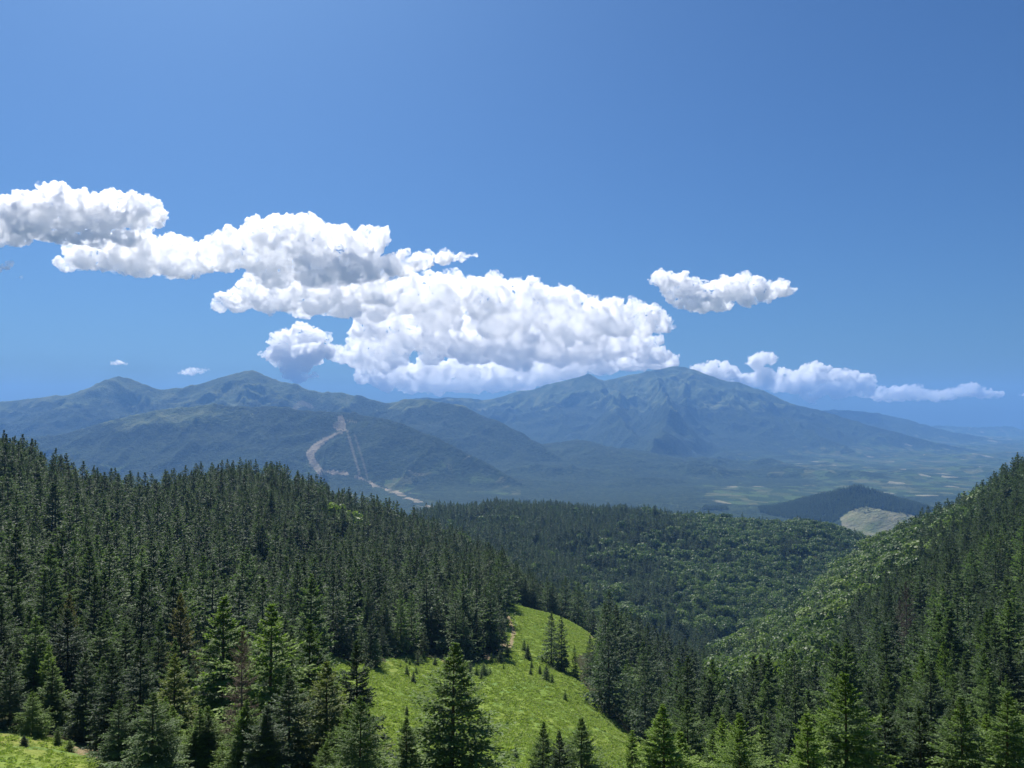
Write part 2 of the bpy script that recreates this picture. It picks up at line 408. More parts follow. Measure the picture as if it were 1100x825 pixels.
# ------------------------------------------------------------------ land cover and the ground sheet
def in_poly(px, py, poly):
    inside = np.zeros(px.shape, bool); n = len(poly); j = n - 1
    for i in range(n):
        xi, yi = poly[i]; xj, yj = poly[j]
        c = ((yi > py) != (yj > py)) & (px < (xj - xi) * (py - yi) / (yj - yi + 1e-12) + xi)
        inside ^= c; j = i
    return inside
def line_d(px, py, pts):
    d = np.full(px.shape, 1e9)
    for (x0, y0), (x1, y1) in zip(pts[:-1], pts[1:]):
        t = np.clip(((px - x0) * (x1 - x0) + (py - y0) * (y1 - y0)) / ((x1 - x0) ** 2 + (y1 - y0) ** 2), 0, 1)
        d = np.minimum(d, np.hypot(px - x0 - t * (x1 - x0), py - y0 - t * (y1 - y0)))
    return d
MEADOW = [(400,716),(440,704),(480,706),(507,714),(530,706),(545,690),(537,640),(590,650),(615,661),(654,684),(650,700),(616,704),(624,732),(652,768),(704,812),(735,850),(700,1000),(250,1000),(340,800),(342,700)]
LAWN = [(-400,740),(0,786),(40,792),(75,800),(110,810),(150,826),(200,850),(330,1000),(-400,1000)]
def meadow_mask(x, y, z):
    px, py = unpix(x, y, z); r = np.hypot(x, y)
    wob = 5 * pn(x / 9.0, y / 9.0, 77) * np.clip(200 / np.maximum(r, 60), 0, 1.5)
    m = in_poly(px + wob, py + wob, MEADOW) & (y > 60) & (y < 440)
    m |= in_poly(px + wob, py + wob, LAWN) & (y > 40) & (y < 95)
    m |= (r < 58)
    for cx, cy_, rx, ry in ((1083, 690, 13, 6), (1062, 712, 20, 6), (842, 776, 9, 12)):
        m |= (((px - cx) / rx) ** 2 + ((py - cy_) / ry) ** 2 < 1) & (y > 120) & (y < 400)
    return m
def dirt_mask(x, y, z):
    px, py = unpix(x, y, z)
    m = in_poly(px, py, [(518,703),(540,691),(552,694),(536,703),(524,709)]) | in_poly(px, py, [(630,678),(648,680),(651,688),(636,686)])
    m |= in_poly(px, py, [(470,706),(490,702),(500,712),(480,714)])
    m |= line_d(px, py, [(545,660),(552,680),(548,695)]) < 2.2
    m |= line_d(px, py, [(75,804),(110,812),(150,826)]) < 4
    return m & (y > 60) & (y < 430)

def build_ground():
    ni, nj = GX.shape
    V = np.stack([GX, GY, GZ], -1).reshape(-1, 3)
    i = np.arange(ni - 1)[:, None]; 
    js = int(np.searchsorted(RR, 2300))
    cov = np.zeros((ni, nj, 4), np.float32); cov[..., 3] = 1
    nr = RR < 2300
    X, Y, Z = GX[:, nr], GY[:, nr], GZ[:, nr]
    cov[:, nr, 0] = meadow_mask(X, Y, Z); cov[:, nr, 1] = dirt_mask(X, Y, Z) * 0.9
    fr = ~nr
    X, Y, Z = GX[:, fr], GY[:, fr], GZ[:, fr]
    px, py = unpix(X, Y, Z)
    nz = fbm(X, Y, 500, 3, 61)
    alp = sstep(-60, 230, Z + 110 * nz) * 0.75
    alp = np.maximum(alp, sstep(-250, 0, Z + 60 * nz) * sstep(330, 230, px) * sstep(60, 100, px) * (Y < 7000) * 0.6)
    cov[:, fr, 0] = alp
    g = np.zeros(X.shape)
    E = (Y < 6900) & (Y > 4300) & (px > 250) & (px < 560)
    w = np.interp(py, [452, 462, 470, 485, 500, 506], [3.5, 1.2, 2.0, 4.2, 3.6, 2.8])
    g = np.where(E & (line_d(px, py, [(366,450),(371,462),(352,470),(337,481),(333,488),(337,498),(345,508)]) < w + 0.9 * nz), np.clip(0.68 + 0.25 * nz, 0.3, 0.85), g)
    g = np.where(E & (np.hypot((px - 364) / 8, (py - 457) / 5) + 0.6 * nz < 0.9), np.clip(0.45 - 0.5 * nz, 0.1, 0.8), g)
    g = np.where(E & (line_d(px, py, [(373,463),(379,485),(386,508)]) < 1.3), 0.28, g)
    g = np.where(E & (line_d(px, py, [(381,468),(389,492),(395,514)]) < 1.0), 0.2, g)
    g = np.where(E & (line_d(px, py, [(340,506),(366,508),(386,513),(402,521),(430,531),(470,547)]) < 1.0 + 2.4 * fbm(X, Y, 130, 3, 67)), np.clip(0.5 + 0.7 * fbm(X, Y, 90, 2, 68), 0, 0.85), g)
    g = np.where(E & (line_d(px, py, [(373,452),(383,453)]) < 0.7), 0.4, g)
    g = np.where((Y > 7000) & (Y < 10500) & (line_d(px, py, [(312,444),(324,432),(335,437)]) < 2.5 + 2 * nz), 0.35, g)
    cov[:, fr, 1] = g
    b = np.zeros(X.shape)
    low = sstep(-330, -470, Z)
    b = 0.06 * low * (Y < 12500)
    b += 0.32 * low * sstep(720, 800, px) * (Y > 4300)
    b += 0.35 * sstep(-150, -380, Z) * sstep(820, 930, px) * (Y > 5000)
    b += 0.55 * sstep(1.25, 0.4, np.hypot((px - 822) / 62, (py - 533) / 13) + 0.45 * nz)
    b += 0.25 * sstep(-200, -350, Z) * (px < 560) * (Y < 6000)
    b += 0.35 * (Y > 15500)
    fm = E & (in_poly(px, py, [(414,515),(440,513),(446,524),(430,530),(412,522)]))
    b += 0.7 * fm
    hm = hill_meadow(X, Y, Z)
    b = np.where(hm, 0.0, b); b = np.where((Y < 4600) & (px > 780) & (px < 1020) & ~hm & (Z > -505), 0, b)
    cov[:, fr, 2] = np.clip(b, 0, 1)
    cov[:, fr, 0] = np.where(hm, 1.0, cov[:, fr, 0]); cov[:, fr, 1] = np.where(hm, np.clip(0.22 + 0.25 * fbm(X, Y, 120, 3, 66), 0, 0.5), cov[:, fr, 1])
    for name, a, c, mat in (('hillside', 0, js, M_HILL), ('mountains', js, nj - 1, M_MTN)):
        k = np.arange(c - a + 1); W = len(k)
        Vp = np.stack([GX[:, a:c + 1], GY[:, a:c + 1], GZ[:, a:c + 1]], -1)
        jj = np.arange(W - 1)[None, :]
        f = np.stack([i * W + jj, i * W + jj + 1, (i + 1) * W + jj + 1, (i + 1) * W + jj], -1).reshape(-1, 4)
        # close the seam behind the viewer
        lj = np.arange(W - 1); last = (ni - 1) * W
        f = np.r_[f, np.stack([last + lj, last + lj + 1, lj + 1, lj], -1)]
        f = f[:, ::-1]
        me = mesh_np(name, Vp.reshape(-1, 3), f, np.full(len(f), 4), mat, True)
        at = me.color_attributes.new('cover', 'FLOAT_COLOR', 'POINT')
        at.data.foreach_set('color', np.clip(cov[:, a:c + 1], 0, 1).reshape(-1).astype(np.float32))
        tag(link(name, me), kind='structure')

def hill_meadow(x, y, z):
    px, py = unpix(x, y, z)
    return in_poly(px, py, [(903,556),(918,546),(930,544),(950,548),(992,555),(985,566),(960,580),(925,582),(905,575)]) & (y > 3200) & (y < 4050)
build_ground()
print('ground mesh', round(time.time() - T0, 1))

# ------------------------------------------------------------------ trees
def blades(base, tip, side, w):
    """diamond leaves: base, left, tip, right"""
    mid = base * 0.5 + tip * 0.5
    V = np.stack([base, mid + side * w[:, None], tip, mid - side * w[:, None]], 1)
    return V

def norm(v): return v / (np.linalg.norm(v, axis=-1, keepdims=True) + 1e-12)

def spruce_crown(seed, whorls, nb, ntw, nbl, R=0.2, low=0.03, size=0.017, ragged=0.25, pw=0.8, dead=False, fat=0.30, loose=0.014):
    """limbs in loose whorls; every limb a drooping frond of side twigs, every twig a row of small needle tufts"""
    r = np.random.default_rng(seed)
    hs = low + (0.985 - low) * (np.arange(whorls) / (whorls - 1)) ** 0.94
    lean = r.uniform(0, 2 * math.pi); B = []
    for h in hs:
        k = max(3, int(round(nb * (0.8 + 0.35 * (1 - h)) + r.uniform(-1.0, 1.0))))
        a0 = r.uniform(0, 2 * math.pi)
        for q in range(k):
            az = a0 + (q + r.uniform(-0.38, 0.38)) * 2 * math.pi / k
            prof = (1 - h) ** pw * (0.55 + 0.45 * min(1, (h - low) / 0.12 + 0.25)) * min(1.0, 0.45 + (1 - h) * 3.2) + 0.006
            L = R * prof * r.uniform(1 - ragged * 1.8, 1 + ragged) * (1 + ragged * 0.7 * math.sin(az * 2 + lean + h * 9))
            if r.random() < (0.3 if dead else 0.10): L *= 0.45
            B.append((h + r.uniform(-loose, loose) - 0.02 * (1 - h) * (r.random() < 0.3), az, L, r.normal(0, 0.14), r.normal(0, 0.17)))
    h, az, L, dj, tb = np.array(B).T; m = len(h)
    e0 = -0.28 + 0.98 * h ** 1.5 + dj
    d2 = np.stack([np.cos(az), np.sin(az)], -1); bend = r.normal(0, 0.25, m)
    def P(t):
        zz = h[:, None] + L[:, None] * (np.tan(e0)[:, None] * t - 0.50 * t * t * (1 - h[:, None]) + 0.30 * t ** 3)
        lat = (bend * L)[:, None] * t * t
        return np.stack([d2[:, :1] * L[:, None] * t - d2[:, 1:] * lat, d2[:, 1:] * L[:, None] * t + d2[:, :1] * lat, zz], -1)
    T = (np.arange(ntw) + 0.5) / ntw
    T = np.clip(0.20 + 0.80 * T[None, :] + r.uniform(-0.04, 0.04, (m, ntw)), 0.1, 1.0)
    sd = np.where(np.arange(ntw) % 2 == 0, 1.0, -1.0)[None, :] * np.ones((m, 1))
    base = P(T); ah = norm(P(T + 0.05) - base)
    spread = (1.0 - 0.60 * T + r.normal(0, 0.18, T.shape)) * sd
    c, sn = np.cos(spread), np.sin(spread)
    dr = norm(np.stack([ah[..., 0] * c - ah[..., 1] * sn, ah[..., 0] * sn + ah[..., 1] * c, ah[..., 2] - r.uniform(0.0, 0.5, T.shape) * (1 - 0.7 * h[:, None])], -1))
    ln = L[:, None] * (0.50 - 0.30 * T) * r.uniform(0.6, 1.3, T.shape) + 0.012
    # tufts along each twig
    u = (np.arange(nbl) + 0.6) / nbl
    u = np.clip(u[None, None, :] + r.uniform(-0.1, 0.1, (m, ntw, nbl)), 0, 1.05)
    tb_ = base[:, :, None, :] + dr[:, :, None, :] * (ln[:, :, None] * u)[..., None]
    jit = r.normal(0, 0.55, tb_.shape); jit[..., 2] = jit[..., 2] * 0.8 - 0.12 * (1 - h)[:, None, None]
    dd = norm(dr[:, :, None, :] + jit)
    bl = size * r.uniform(0.65, 1.4, u.shape) * (0.32 + 0.82 * (1 - h)[:, None, None])
    tip = tb_ + dd * bl[..., None]
    side = norm(np.cross(dd, norm(r.normal(0, 0.6, tb_.shape) + np.array([0, 0, 1.0]))))
    w = bl * (fat if not dead else 0.10)
    V = blades((tb_ - dd * bl[..., None] * 0.25).reshape(-1, 3), tip.reshape(-1, 3), side.reshape(-1, 3), w.reshape(-1))
    tint = np.clip(T[:, :, None] * 0.40 + u * 0.22 + tb[:, None, None] + r.uniform(-0.16, 0.2, u.shape), 0, 1).reshape(-1)
    tv = np.repeat(tint[:, None], 4, 1); tv[:, 2] = np.clip(tv[:, 2] + 0.15, 0, 1)
    up = np.array([0, 0, 1.0])
    lb = P(np.zeros((m, 1)))[:, 0]; lm = P(np.ones((m, 1)) * 0.5)[:, 0]; lt = P(np.ones((m, 1)) * 0.97)[:, 0]
    parts = [V]; tvs = [tv]
    for a, b, ww in ((lb, lm, 0.0030), (lm, lt, 0.0018)):
        parts.append(blades(a, b, norm(np.cross(b - a, up)), np.full(m, ww))); tvs.append(np.full((m, 4), 0.1))
    if dead or size < 0.02:
        tb0 = base.reshape(-1, 3); tt = (base + dr * ln[..., None]).reshape(-1, 3)
        parts.append(blades(tb0, tt, norm(np.cross(tt - tb0, up)), np.full(len(tb0), 0.0011))); tvs.append(np.full((len(tb0), 4), 0.25))
    parts.append(blades(np.array([[0, 0, 0.95], [0, 0, 0.95]]), np.array([[0, 0, 1.0], [0, 0, 1.0]]), np.array([[1, 0, 0], [0, 1.0, 0]]), np.array([0.004, 0.004]))); tvs.append(np.full((2, 4), 0.6))
    return np.concatenate(parts).reshape(-1, 3), np.concatenate(tvs).reshape(-1)

def trunk_np(H0=0.0, H1=0.97, r0=0.013, n=7, seed=0):
    r = np.random.default_rng(seed); zs = np.array([-0.05, 0.0, 0.02, 0.15, 0.4, 0.7, H1]); rs = r0 * np.array([1.5, 1.35, 1.1, 0.9, 0.65, 0.36, 0.06])
    wob = np.cumsum(r.normal(0, 0.0016, (len(zs), 2)), 0)
    a = np.arange(n) * 2 * math.pi / n
    V = np.concatenate([np.stack([wob[k, 0] + rs[k] * np.cos(a), wob[k, 1] + rs[k] * np.sin(a), np.full(n, zs[k])], -1) for k in range(len(zs))])
    f = []
    for k in range(len(zs) - 1):
        for q in range(n):
            f.append((k * n + q, k * n + (q + 1) % n, (k + 1) * n + (q + 1) % n, (k + 1) * n + q))
    f = np.array(f); return V, f

def leaf_mesh(name, V, tv, mats, trunk=None):
    nq = len(V) // 4
    f = np.arange(nq * 4).reshape(-1, 4)
    if trunk is not None:
        TV, TF = trunk
        f = np.concatenate([f, TF + len(V)]); V = np.concatenate([V, TV]); tv = np.r_[tv, np.zeros(len(TV))]
    me = mesh_np(name, V, f, np.full(len(f), 4), mats[0])
    for m in mats[1:]: me.materials.append(m)
    if trunk is not None:
        mi = np.zeros(len(f), np.int32); mi[nq:] = 1; me.polygons.foreach_set('material_index', mi)
    at = me.attributes.new('tint', 'FLOAT', 'POINT'); at.data.foreach_set('value', tv.astype(np.float32))
    return me

def beech_crown(seed, n, size):
    r = np.random.default_rng(seed)
    k = 9
    lc = np.concatenate([r.normal(0, 0.16, (k, 2)), r.uniform(0.45, 0.84, (k, 1))], 1); lr = r.uniform(0.15, 0.24, k) * (1.12 - 0.5 * np.abs(lc[:, 2] - 0.6))
    lc = np.r_[lc, [[0, 0, 0.62], [0, 0, 0.8]]]; lr = np.r_[lr, [0.27, 0.2]]
    li = r.choice(len(lc), n, p=lr ** 2 / (lr ** 2).sum())
    d = norm(r.normal(0, 1, (n, 3))); d[:, 2] = np.where(d[:, 2] < -0.2, -d[:, 2] * 0.6, d[:, 2]); d = norm(d)
    rad = r.uniform(0.72, 1.08, n)
    c = lc[li] + d * (lr[li] * rad)[:, None] * np.array([1, 1, 0.85])
    nn = norm(d + r.normal(0, 0.45, (n, 3)))
    t = norm(np.cross(nn, r.normal(0, 1, (n, 3)))); b = np.cross(nn, t)
    sz = size * r.uniform(0.6, 1.3, n)
    V = np.stack([c - t * sz[:, None], c + b * (sz * 0.75)[:, None], c + t * sz[:, None], c - b * (sz * 0.75)[:, None]], 1)
    tint = np.clip(0.5 + r.normal(0, 0.2, n) + 0.25 * (lr[li] > 0.2) * r.random(n) + 0.2 * r.normal(0, 1, len(lc))[li], 0, 1)
    return V.reshape(-1, 3), np.repeat(tint, 4)

# shared meshes of each detail level
HI = []; MID = []; LOW = []
shape = [dict(R=0.25, ragged=0.22, pw=0.90), dict(R=0.21, ragged=0.28, pw=0.82), dict(R=0.30, ragged=0.26, pw=1.0), dict(R=0.18, ragged=0.30, pw=0.78), dict(R=0.26, ragged=0.34, pw=0.86), dict(R=0.23, ragged=0.18, pw=1.0)]
for k, s_ in enumerate(shape):
    V, tv = spruce_crown(100 + k, 32, 6.6, 14, 7, low=0.03 + 0.02 * (k % 3), size=0.0175, fat=0.35, **s_)
    HI.append((leaf_mesh('crown', V, tv, [M_SPRUCE]), ))
    V, tv = spruce_crown(200 + k, 26, 6, 7, 4, low=0.05 + 0.03 * (k % 3), size=0.027, fat=0.36, **s_)
    MID.append((V, tv, leaf_mesh('crown', V, tv, [M_SPRUCE])))
    V, tv = spruce_crown(300 + k, 20, 5.6, 5, 3, low=0.06, size=0.038, fat=0.42, **s_)
    LOW.append((V, tv))
TRUNK = []
for k in range(3):
    V, f = trunk_np(seed=k); TRUNK.append(mesh_np('trunk', V, f, np.full(len(f), 4), M_BARK, True))
V, f = trunk_np(seed=9, r0=0.012); DTRUNK = mesh_np('trunk', V, f, np.full(len(f), 4), M_DBARK, True)
DEAD = []
for k in range(2):
    V, tv = spruce_crown(400 + k, 36, 6.5, 12, 6, R=0.20, ragged=0.42, pw=0.75, dead=True, low=0.06, size=0.02); DEAD.append(leaf_mesh('crown', V, tv, [M_DEAD]))
BE = []
for k in range(4):
    V, tv = beech_crown(500 + k, 900, 0.036); TV, TF = trunk_np(H1=0.7, r0=0.022, seed=20 + k)
    BE.append((V, tv, leaf_mesh('crown', V, tv, [M_BEECH]), mesh_np('trunk', TV, TF, np.full(len(TF), 4), M_BARK, True)))
print('tree meshes', round(time.time() - T0, 1))

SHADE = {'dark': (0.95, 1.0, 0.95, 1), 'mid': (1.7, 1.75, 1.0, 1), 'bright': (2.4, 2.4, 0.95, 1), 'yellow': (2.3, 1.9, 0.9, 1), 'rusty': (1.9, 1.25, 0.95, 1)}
def tree_thing(name, label, cat, loc, height, wide, rz, crown, trunk, group=None, color=(1, 1, 1, 1), tilt=(0, 0)):
    o = bpy.data.objects.new(name, None); sc.collection.objects.link(o)
    o.location = loc; o.scale = (height * wide, height * wide, height); o.rotation_euler = (tilt[0], tilt[1], rz); o.empty_display_size = 0.1
    tag(o, label, cat, group)
    if trunk is not None: link('trunk', trunk, o)
    c = link('crown', crown, o); c.color = color
    return o

# line of sight over the bare ground
TT = GZ / R2
MX = np.maximum.accumulate(TT, axis=1)
def seen(x, y, ztop, margin_m=3.0):
    r = np.hypot(x, y); az = np.arctan2(x, y)
    i = np.clip(np.searchsorted(AZ, az), 0, len(AZ) - 1); j = np.clip(np.searchsorted(RR, r - 4) - 1, 0, len(RR) - 1)
    return (ztop + margin_m) / r > MX[i, j]

def gz1(x, y): return float(ground(np.array([x]), np.array([y]))[0])

# trees one can pick out: (pixel of the tip, depth, width, shade, what it looks like)
HEROES = [
 (484,692,68,1.3,'mid','tall full spruce standing alone before the middle of the bright meadow'),
 (384,690,80,0.95,'dark','dark pointed spruce at the left side of the bright meadow, tallest there'),
 (386,747,62,1.05,'mid','shorter spruce right in front of the dark pointed one beside the meadow'),
 (334,668,84,0.95,'mid','slim spruce between the tall light green spruce and the dark one by the meadow'),
 (291,651,80,1.15,'bright','tall light green spruce immediately right of the dead brown spruce'),
 (243,641,92,1.15,'bright','broad bright green spruce rising behind the dead brown spruce'),
 (312,720,68,1.1,'dark','low dark spruce at the foot of the tall light green one'),
 (188,704,82,1.1,'yellow','yellowish green bushy spruce left of the broad bright green one'),
 (152,686,88,0.95,'dark','dark spruce behind the small bushy one near the lawn edge'),
 (119,698,84,0.9,'dark','narrow dark spruce close to the lower end of the lawn edge'),
 (128,752,73,1.15,'mid','small bushy spruce in the very front at the end of the lawn'),
 (94,700,90,0.95,'dark','very dark cone shaped spruce at the middle of the lawn edge'),
 (12,706,86,1.0,'dark','very dark spruce at the far left end of the lawn edge'),
 (52,694,98,0.95,'bright','pale green spruce behind the lawn between two very dark ones'),
 (36,742,84,1.2,'bright','small pale spruce beside the far left dark one on the lawn edge'),
 (46,612,142,0.9,'dark','tall pointed dark spruce above the pale green one behind the lawn'),
 (73,640,128,0.95,'rusty','rusty tinged spruce in the slope above the lawn'),
 (104,617,130,0.9,'dark','tall black green spruce right of the rusty tinged one'),
 (151,611,128,0.9,'dark','tall slender spruce above the lawn spruces with a leaning tip'),
 (198,640,118,1.0,'rusty','browned spruce left of the broad bright green spruce'),
 (224,758,72,1.25,'bright','low light green bushy spruce left of the dead brown trunk'),
 (176,770,74,1.2,'mid','low mid green spruce beside the small bushy one at the lawn end'),
 (352,712,72,1.2,'yellow','bright yellow green young spruce catching the sun left of the meadow'),
 (438,770,64,1.0,'mid','half height spruce just left of the lone spruce before the meadow'),
 (582,776,70,0.9,'mid','slim young spruce at the bottom of the meadow, leftmost of its group'),
 (602,786,66,1.0,'dark','dark young spruce second in the group at the bottom of the meadow'),
 (624,770,74,1.2,'mid','broad young spruce, biggest of the group at the bottom of the meadow'),
 (678,786,70,1.1,'bright','light green young spruce where the meadow edge meets the lower trees'),
 (740,752,92,1.0,'mid','spruce with upturned tip below the dense stand right of the meadow'),
 (712,775,80,1.0,'bright','pale young spruce right beside the lower meadow edge'),
 (775,770,86,1.05,'bright','light green spruce low between the meadow edge and the broad right one'),
 (820,782,78,1.1,'mid','low mid green spruce below the small pale clearing with trunks'),
 (907,722,50,1.15,'bright','broad light green spruce biggest in the lower right foreground'),
 (868,768,46,1.2,'bright','low light green spruce leaning on the broad one in the lower right'),
 (950,757,52,1.1,'dark','dark spruce in the shade right of the broad light green one'),
 (990,760,50,1.05,'dark','dark spruce in the lower right between two paler spruces'),
 (1034,752,46,1.15,'mid','mid green spruce near the lower right corner, left of two'),
 (1078,744,44,1.2,'mid','full spruce filling the lower right corner'),
 (1016,690,125,0.9,'bright','slender pale green spruce standing above the lower right trees'),
 (1058,655,150,0.9,'mid','tall spruce left of the yellow clearing on the right slope'),
 (992,700,140,0.95,'bright','pale spruce below the grey dead spruce on the right slope'),
 (954,715,150,0.9,'mid','spruce left of the pale one below the grey dead spruce'),
 (592,657,262,1.15,'dark','tall dark spruce standing free at the right edge of the meadow, left of a pair'),
 (603,663,255,1.15,'dark','tall dark spruce standing free at the right edge of the meadow, right of a pair'),
 (634,683,256,1.0,'dark','lower dark spruce on the meadow end right of the free standing pair'),
 (618,693,250,0.95,'mid','small spruce between the free standing pair and the lower dark one'),
]
hero_xyh = []
for k, (px, py, D, wd_, shd, lab) in enumerate(HEROES):
    x, y, zt = [float(v) for v in pix(px, py, D)]
    zb = gz1(x, y); h = zt - zb
    hero_xyh.append((x, y, h * 0.22 * wd_))
    print('hero', px, py, D, round(h, 1)) if not (5 < h < 30) else None
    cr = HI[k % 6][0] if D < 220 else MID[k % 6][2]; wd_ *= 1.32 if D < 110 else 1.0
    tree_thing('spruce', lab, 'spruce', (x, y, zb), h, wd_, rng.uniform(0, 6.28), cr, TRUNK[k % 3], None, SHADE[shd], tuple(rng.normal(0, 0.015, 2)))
for px, py, D, w, lab, k in ((261,676,74,0.85,'bare brown dead spruce standing among the green foreground spruces',0), (973,626,255,0.75,'grey dead spruce standing tall on the lower right slope',1), (966,640,262,0.7,'grey bare spruce half hidden left of the taller dead one',0)):
    x, y, zt = [float(v) for v in pix(px, py, D)]; zb = gz1(x, y)
    hero_xyh.append((x, y, 2.0))
    print('dead', round(zt - zb, 1))
    tree_thing('dead_spruce', lab, 'dead tree', (x, y, zb), zt - zb, w, 1.0 + k, DEAD[k], DTRUNK, None, (1, 1, 1, 1) if D < 100 else (0.85, 0.9, 1.0, 1))
hero_xyh = np.array(hero_xyh)

# the forest: a jittered grid, thinned by cover and sight
def grid_pts(r0, r1, s, seed, azm=0.66):
    r = np.random.default_rng(seed)
    xs = np.arange(-r1 * math.sin(azm), r1 * math.sin(azm), s); ys = np.arange(r0 * math.cos(azm) - s, r1, s)
    X, Y = np.meshgrid(xs, ys); X = X + r.uniform(-.45, .45, X.shape) * s; Y = Y + r.uniform(-.45, .45, Y.shape) * s
    X = X.ravel(); Y = Y.ravel(); R = np.hypot(X, Y); A = np.arctan2(X, Y)
    k = (R >= r0) & (R < r1) & (np.abs(A) < azm); return X[k], Y[k]
PX = []; 
for r0, r1, s in ((64, 230, 4.8), (230, 500, 5.7), (500, 1000, 5.9), (1000, 2000, 6.5)):
    X, Y = grid_pts(r0, r1, s, int(r0)); PX.append(np.stack([X, Y], 1))
X, Y = np.concatenate(PX).T
Z = ground(X, Y); R = np.hypot(X, Y); pxb, pyb = unpix(X, Y, Z)
n = len(X); U = rng.random(n)
H = np.where(R < 150, rng.uniform(9, 15, n), np.interp(R, [150, 330, 900], [14.5, 18.5, 19.5]) * np.exp(rng.normal(0, 0.30, n)).clip(0.45, 1.5)); H = H + sstep(150, 450, R) * 3 * fbm(X, Y, 60, 2, 90); H *= np.where(U < 0.16, 0.6, 1.0)
H = np.where((R < 115), rng.uniform(5, 10, n), H)
H = np.where((pxb > 750) & (pxb < 905) & (Y > 190) & (Y < 450), H * 0.68, H)
keep = ~meadow_mask(X, Y, Z)
keep &= rng.random(n) < 0.88 + 0.55 * fbm(X, Y, 45, 3, 95)
keep &= ~((pxb > 395) & (pxb < 715) & (Y < 190) )
keep &= ~((pxb < 170) & (Y < 92)) & ~(Y < 70)
keep &= ~((pxb > 700) & (Y < 100))
keep &= ~((pxb >= 160) & (pxb < 400) & (Y < 98))
# nothing of the forest may stand in the view of the open meadow
ptx, pty = unpix(X, Y, Z + H * 0.95)
keep &= ~((pxb > 395) & (pxb < 700) & (Y < 300) & in_poly(ptx, pty, [(405,720),(500,722),(548,700),(545,655),(590,655),(600,700),(640,770),(640,830),(405,830)]))
for hx, hy, hr in hero_xyh: keep &= np.hypot(X - hx, Y - hy) > hr + 0.6
cross = np.zeros(n, bool)
for fz in np.linspace(0, 0.97, 14):
    for sx in (-1, 0, 1):
        qx, qy = unpix(X + sx * 0.13 * H * (1 - fz), Y, Z + H * fz)
        cross |= in_poly(qx, qy, [(541,650),(588,658),(612,668),(645,687),(640,693),(603,690),(600,724),(625,762),(680,812),(560,830),(540,760),(552,700)])
keep &= ~(cross & (Y < 380))
# beech share
line = np.interp(pyb, [560, 600, 720, 760], [1010, 990, 905, 880])
pb = np.where((Y > np.where(pxb < 905, 320, 430)) & (pxb > 770) & (Y < 1080), 0.9 * sstep(70, -50, pxb - line), 0.0)
pb = np.maximum(pb, np.where(Y > 900, sstep(600, 790, pxb + 90 * fbm(X, Y, 160, 3, 120)) * 0.92 * sstep(1010, 930, pxb) * (0.25 + 0.75 * sstep(-0.25, 0.25, fbm(X, Y, 70, 3, 130) + 0.35)) * (1 - 0.85 * sstep(582, 572, pyb) * sstep(760, 660, pxb)), 0.0))
pb = np.maximum(pb, np.where(Y > 500, 0.035, 0.0)); pb = np.maximum(pb, 0.6 * (pb > 0.03) * 0)
isb = rng.random(n) < pb
keep &= ~(isb & (rng.random(n) < 0.42))
H = np.where(isb, 17 * np.exp(rng.normal(0, 0.25, n)).clip(0.5, 1.5), H)
keep &= seen(X, Y, Z + H)
X, Y, Z, R, H, isb, pxb, pyb = [a[keep] for a in (X, Y, Z, R, H, isb, pxb, pyb)]
n = len(X); print('forest', n, 'beech', int(isb.sum()), round(time.time() - T0, 1))
Wd = rng.uniform(0.78, 1.15, n) * np.where(isb, 1.05, np.where(H > 13, 1.28, 1.25)); RZ = rng.uniform(0, 6.28, n); VI = rng.integers(0, 6, n)

# which trees show largest: paint the nearest first into a coarse picture
def visible_area():
    buf = np.zeros((413, 550), bool); area = np.zeros(n)
    for hx, hy, hr in hero_xyh: pass
    order = np.argsort(Y)
    tx, ty = unpix(X, Y, Z + H); bx, by = unpix(X, Y, Z)
    for i in order:
        if Y[i] > 1100: break
        hw = H[i] * (0.2 if not isb[i] else 0.3) * Wd[i] * F / Y[i] / 2
        y0, y1, x = ty[i] / 2, by[i] / 2, tx[i] / 2
        if x < -hw or x > 550 + hw or y0 > 412 or y1 < 0: continue
        a, b = max(int(y0), 0), min(int(y1) + 1, 413)
        c, d = max(int(x - hw), 0), min(int(x + hw) + 2, 550)
        if b <= a or d <= c: continue
        yy = np.arange(a, b)[:, None]; xx = np.arange(c, d)[None, :]
        f = np.clip((yy - y0) / max(y1 - y0, 1e-3), 0, 1) if not isb[i] else 0.9
        m = np.abs(xx + 0.5 - x) <= hw * f
        s = buf[a:b, c:d]; area[i] = (m & ~s).sum(); s |= m
    return area
area = visible_area()
spi = np.nonzero(~isb)[0]; bei = np.nonzero(isb)[0]
NH = len(HEROES)
top_s = spi[np.argsort(-area[spi])][:300 - NH]; top_b = bei[np.argsort(-area[bei])][:300]
top_b = top_b[area[top_b] > 0]
print('picked', len(top_s), len(top_b), 'farthest', Y[top_s].max(), Y[top_b].max() if len(top_b) else 0, round(time.time() - T0, 1))

def zone(i):
    p, d = pxb[i], Y[i]
    if p < 400:
        if d < 115: return 'in the thicket behind the front spruces above the lawn' if p < 200 else 'in the thicket behind the dead brown spruce'
        if p < 130: return 'on the steep far left slope above the lawn' if d < 260 else 'high on the left slope near the skyline'
        if p < 260: return 'on the left slope above the broad bright spruce' if d < 260 else 'in the middle of the wooded left hill'
        return 'on the wooded slope just left of the meadow' if d < 330 else 'on the right shoulder of the left hill'
    if p < 560: return 'in the shaded forest edge at the head of the meadow' if d < 420 else 'in the forest behind the shaded meadow edge'
    if p < 760: return 'in the dense stand falling away right of the meadow' if d < 420 else 'behind the upper rim of the meadow'
    if p < 900: return 'in the gully stand below the beech slope' if d < 330 else 'at the lower fringe of the beech slope'
    if p < 1010: return 'around the grey dead spruce on the right slope' if d < 420 else 'on the right ridge where beeches begin'
    return 'near the yellow clearing on the right slope' if d < 330 else 'high on the dark right ridge'
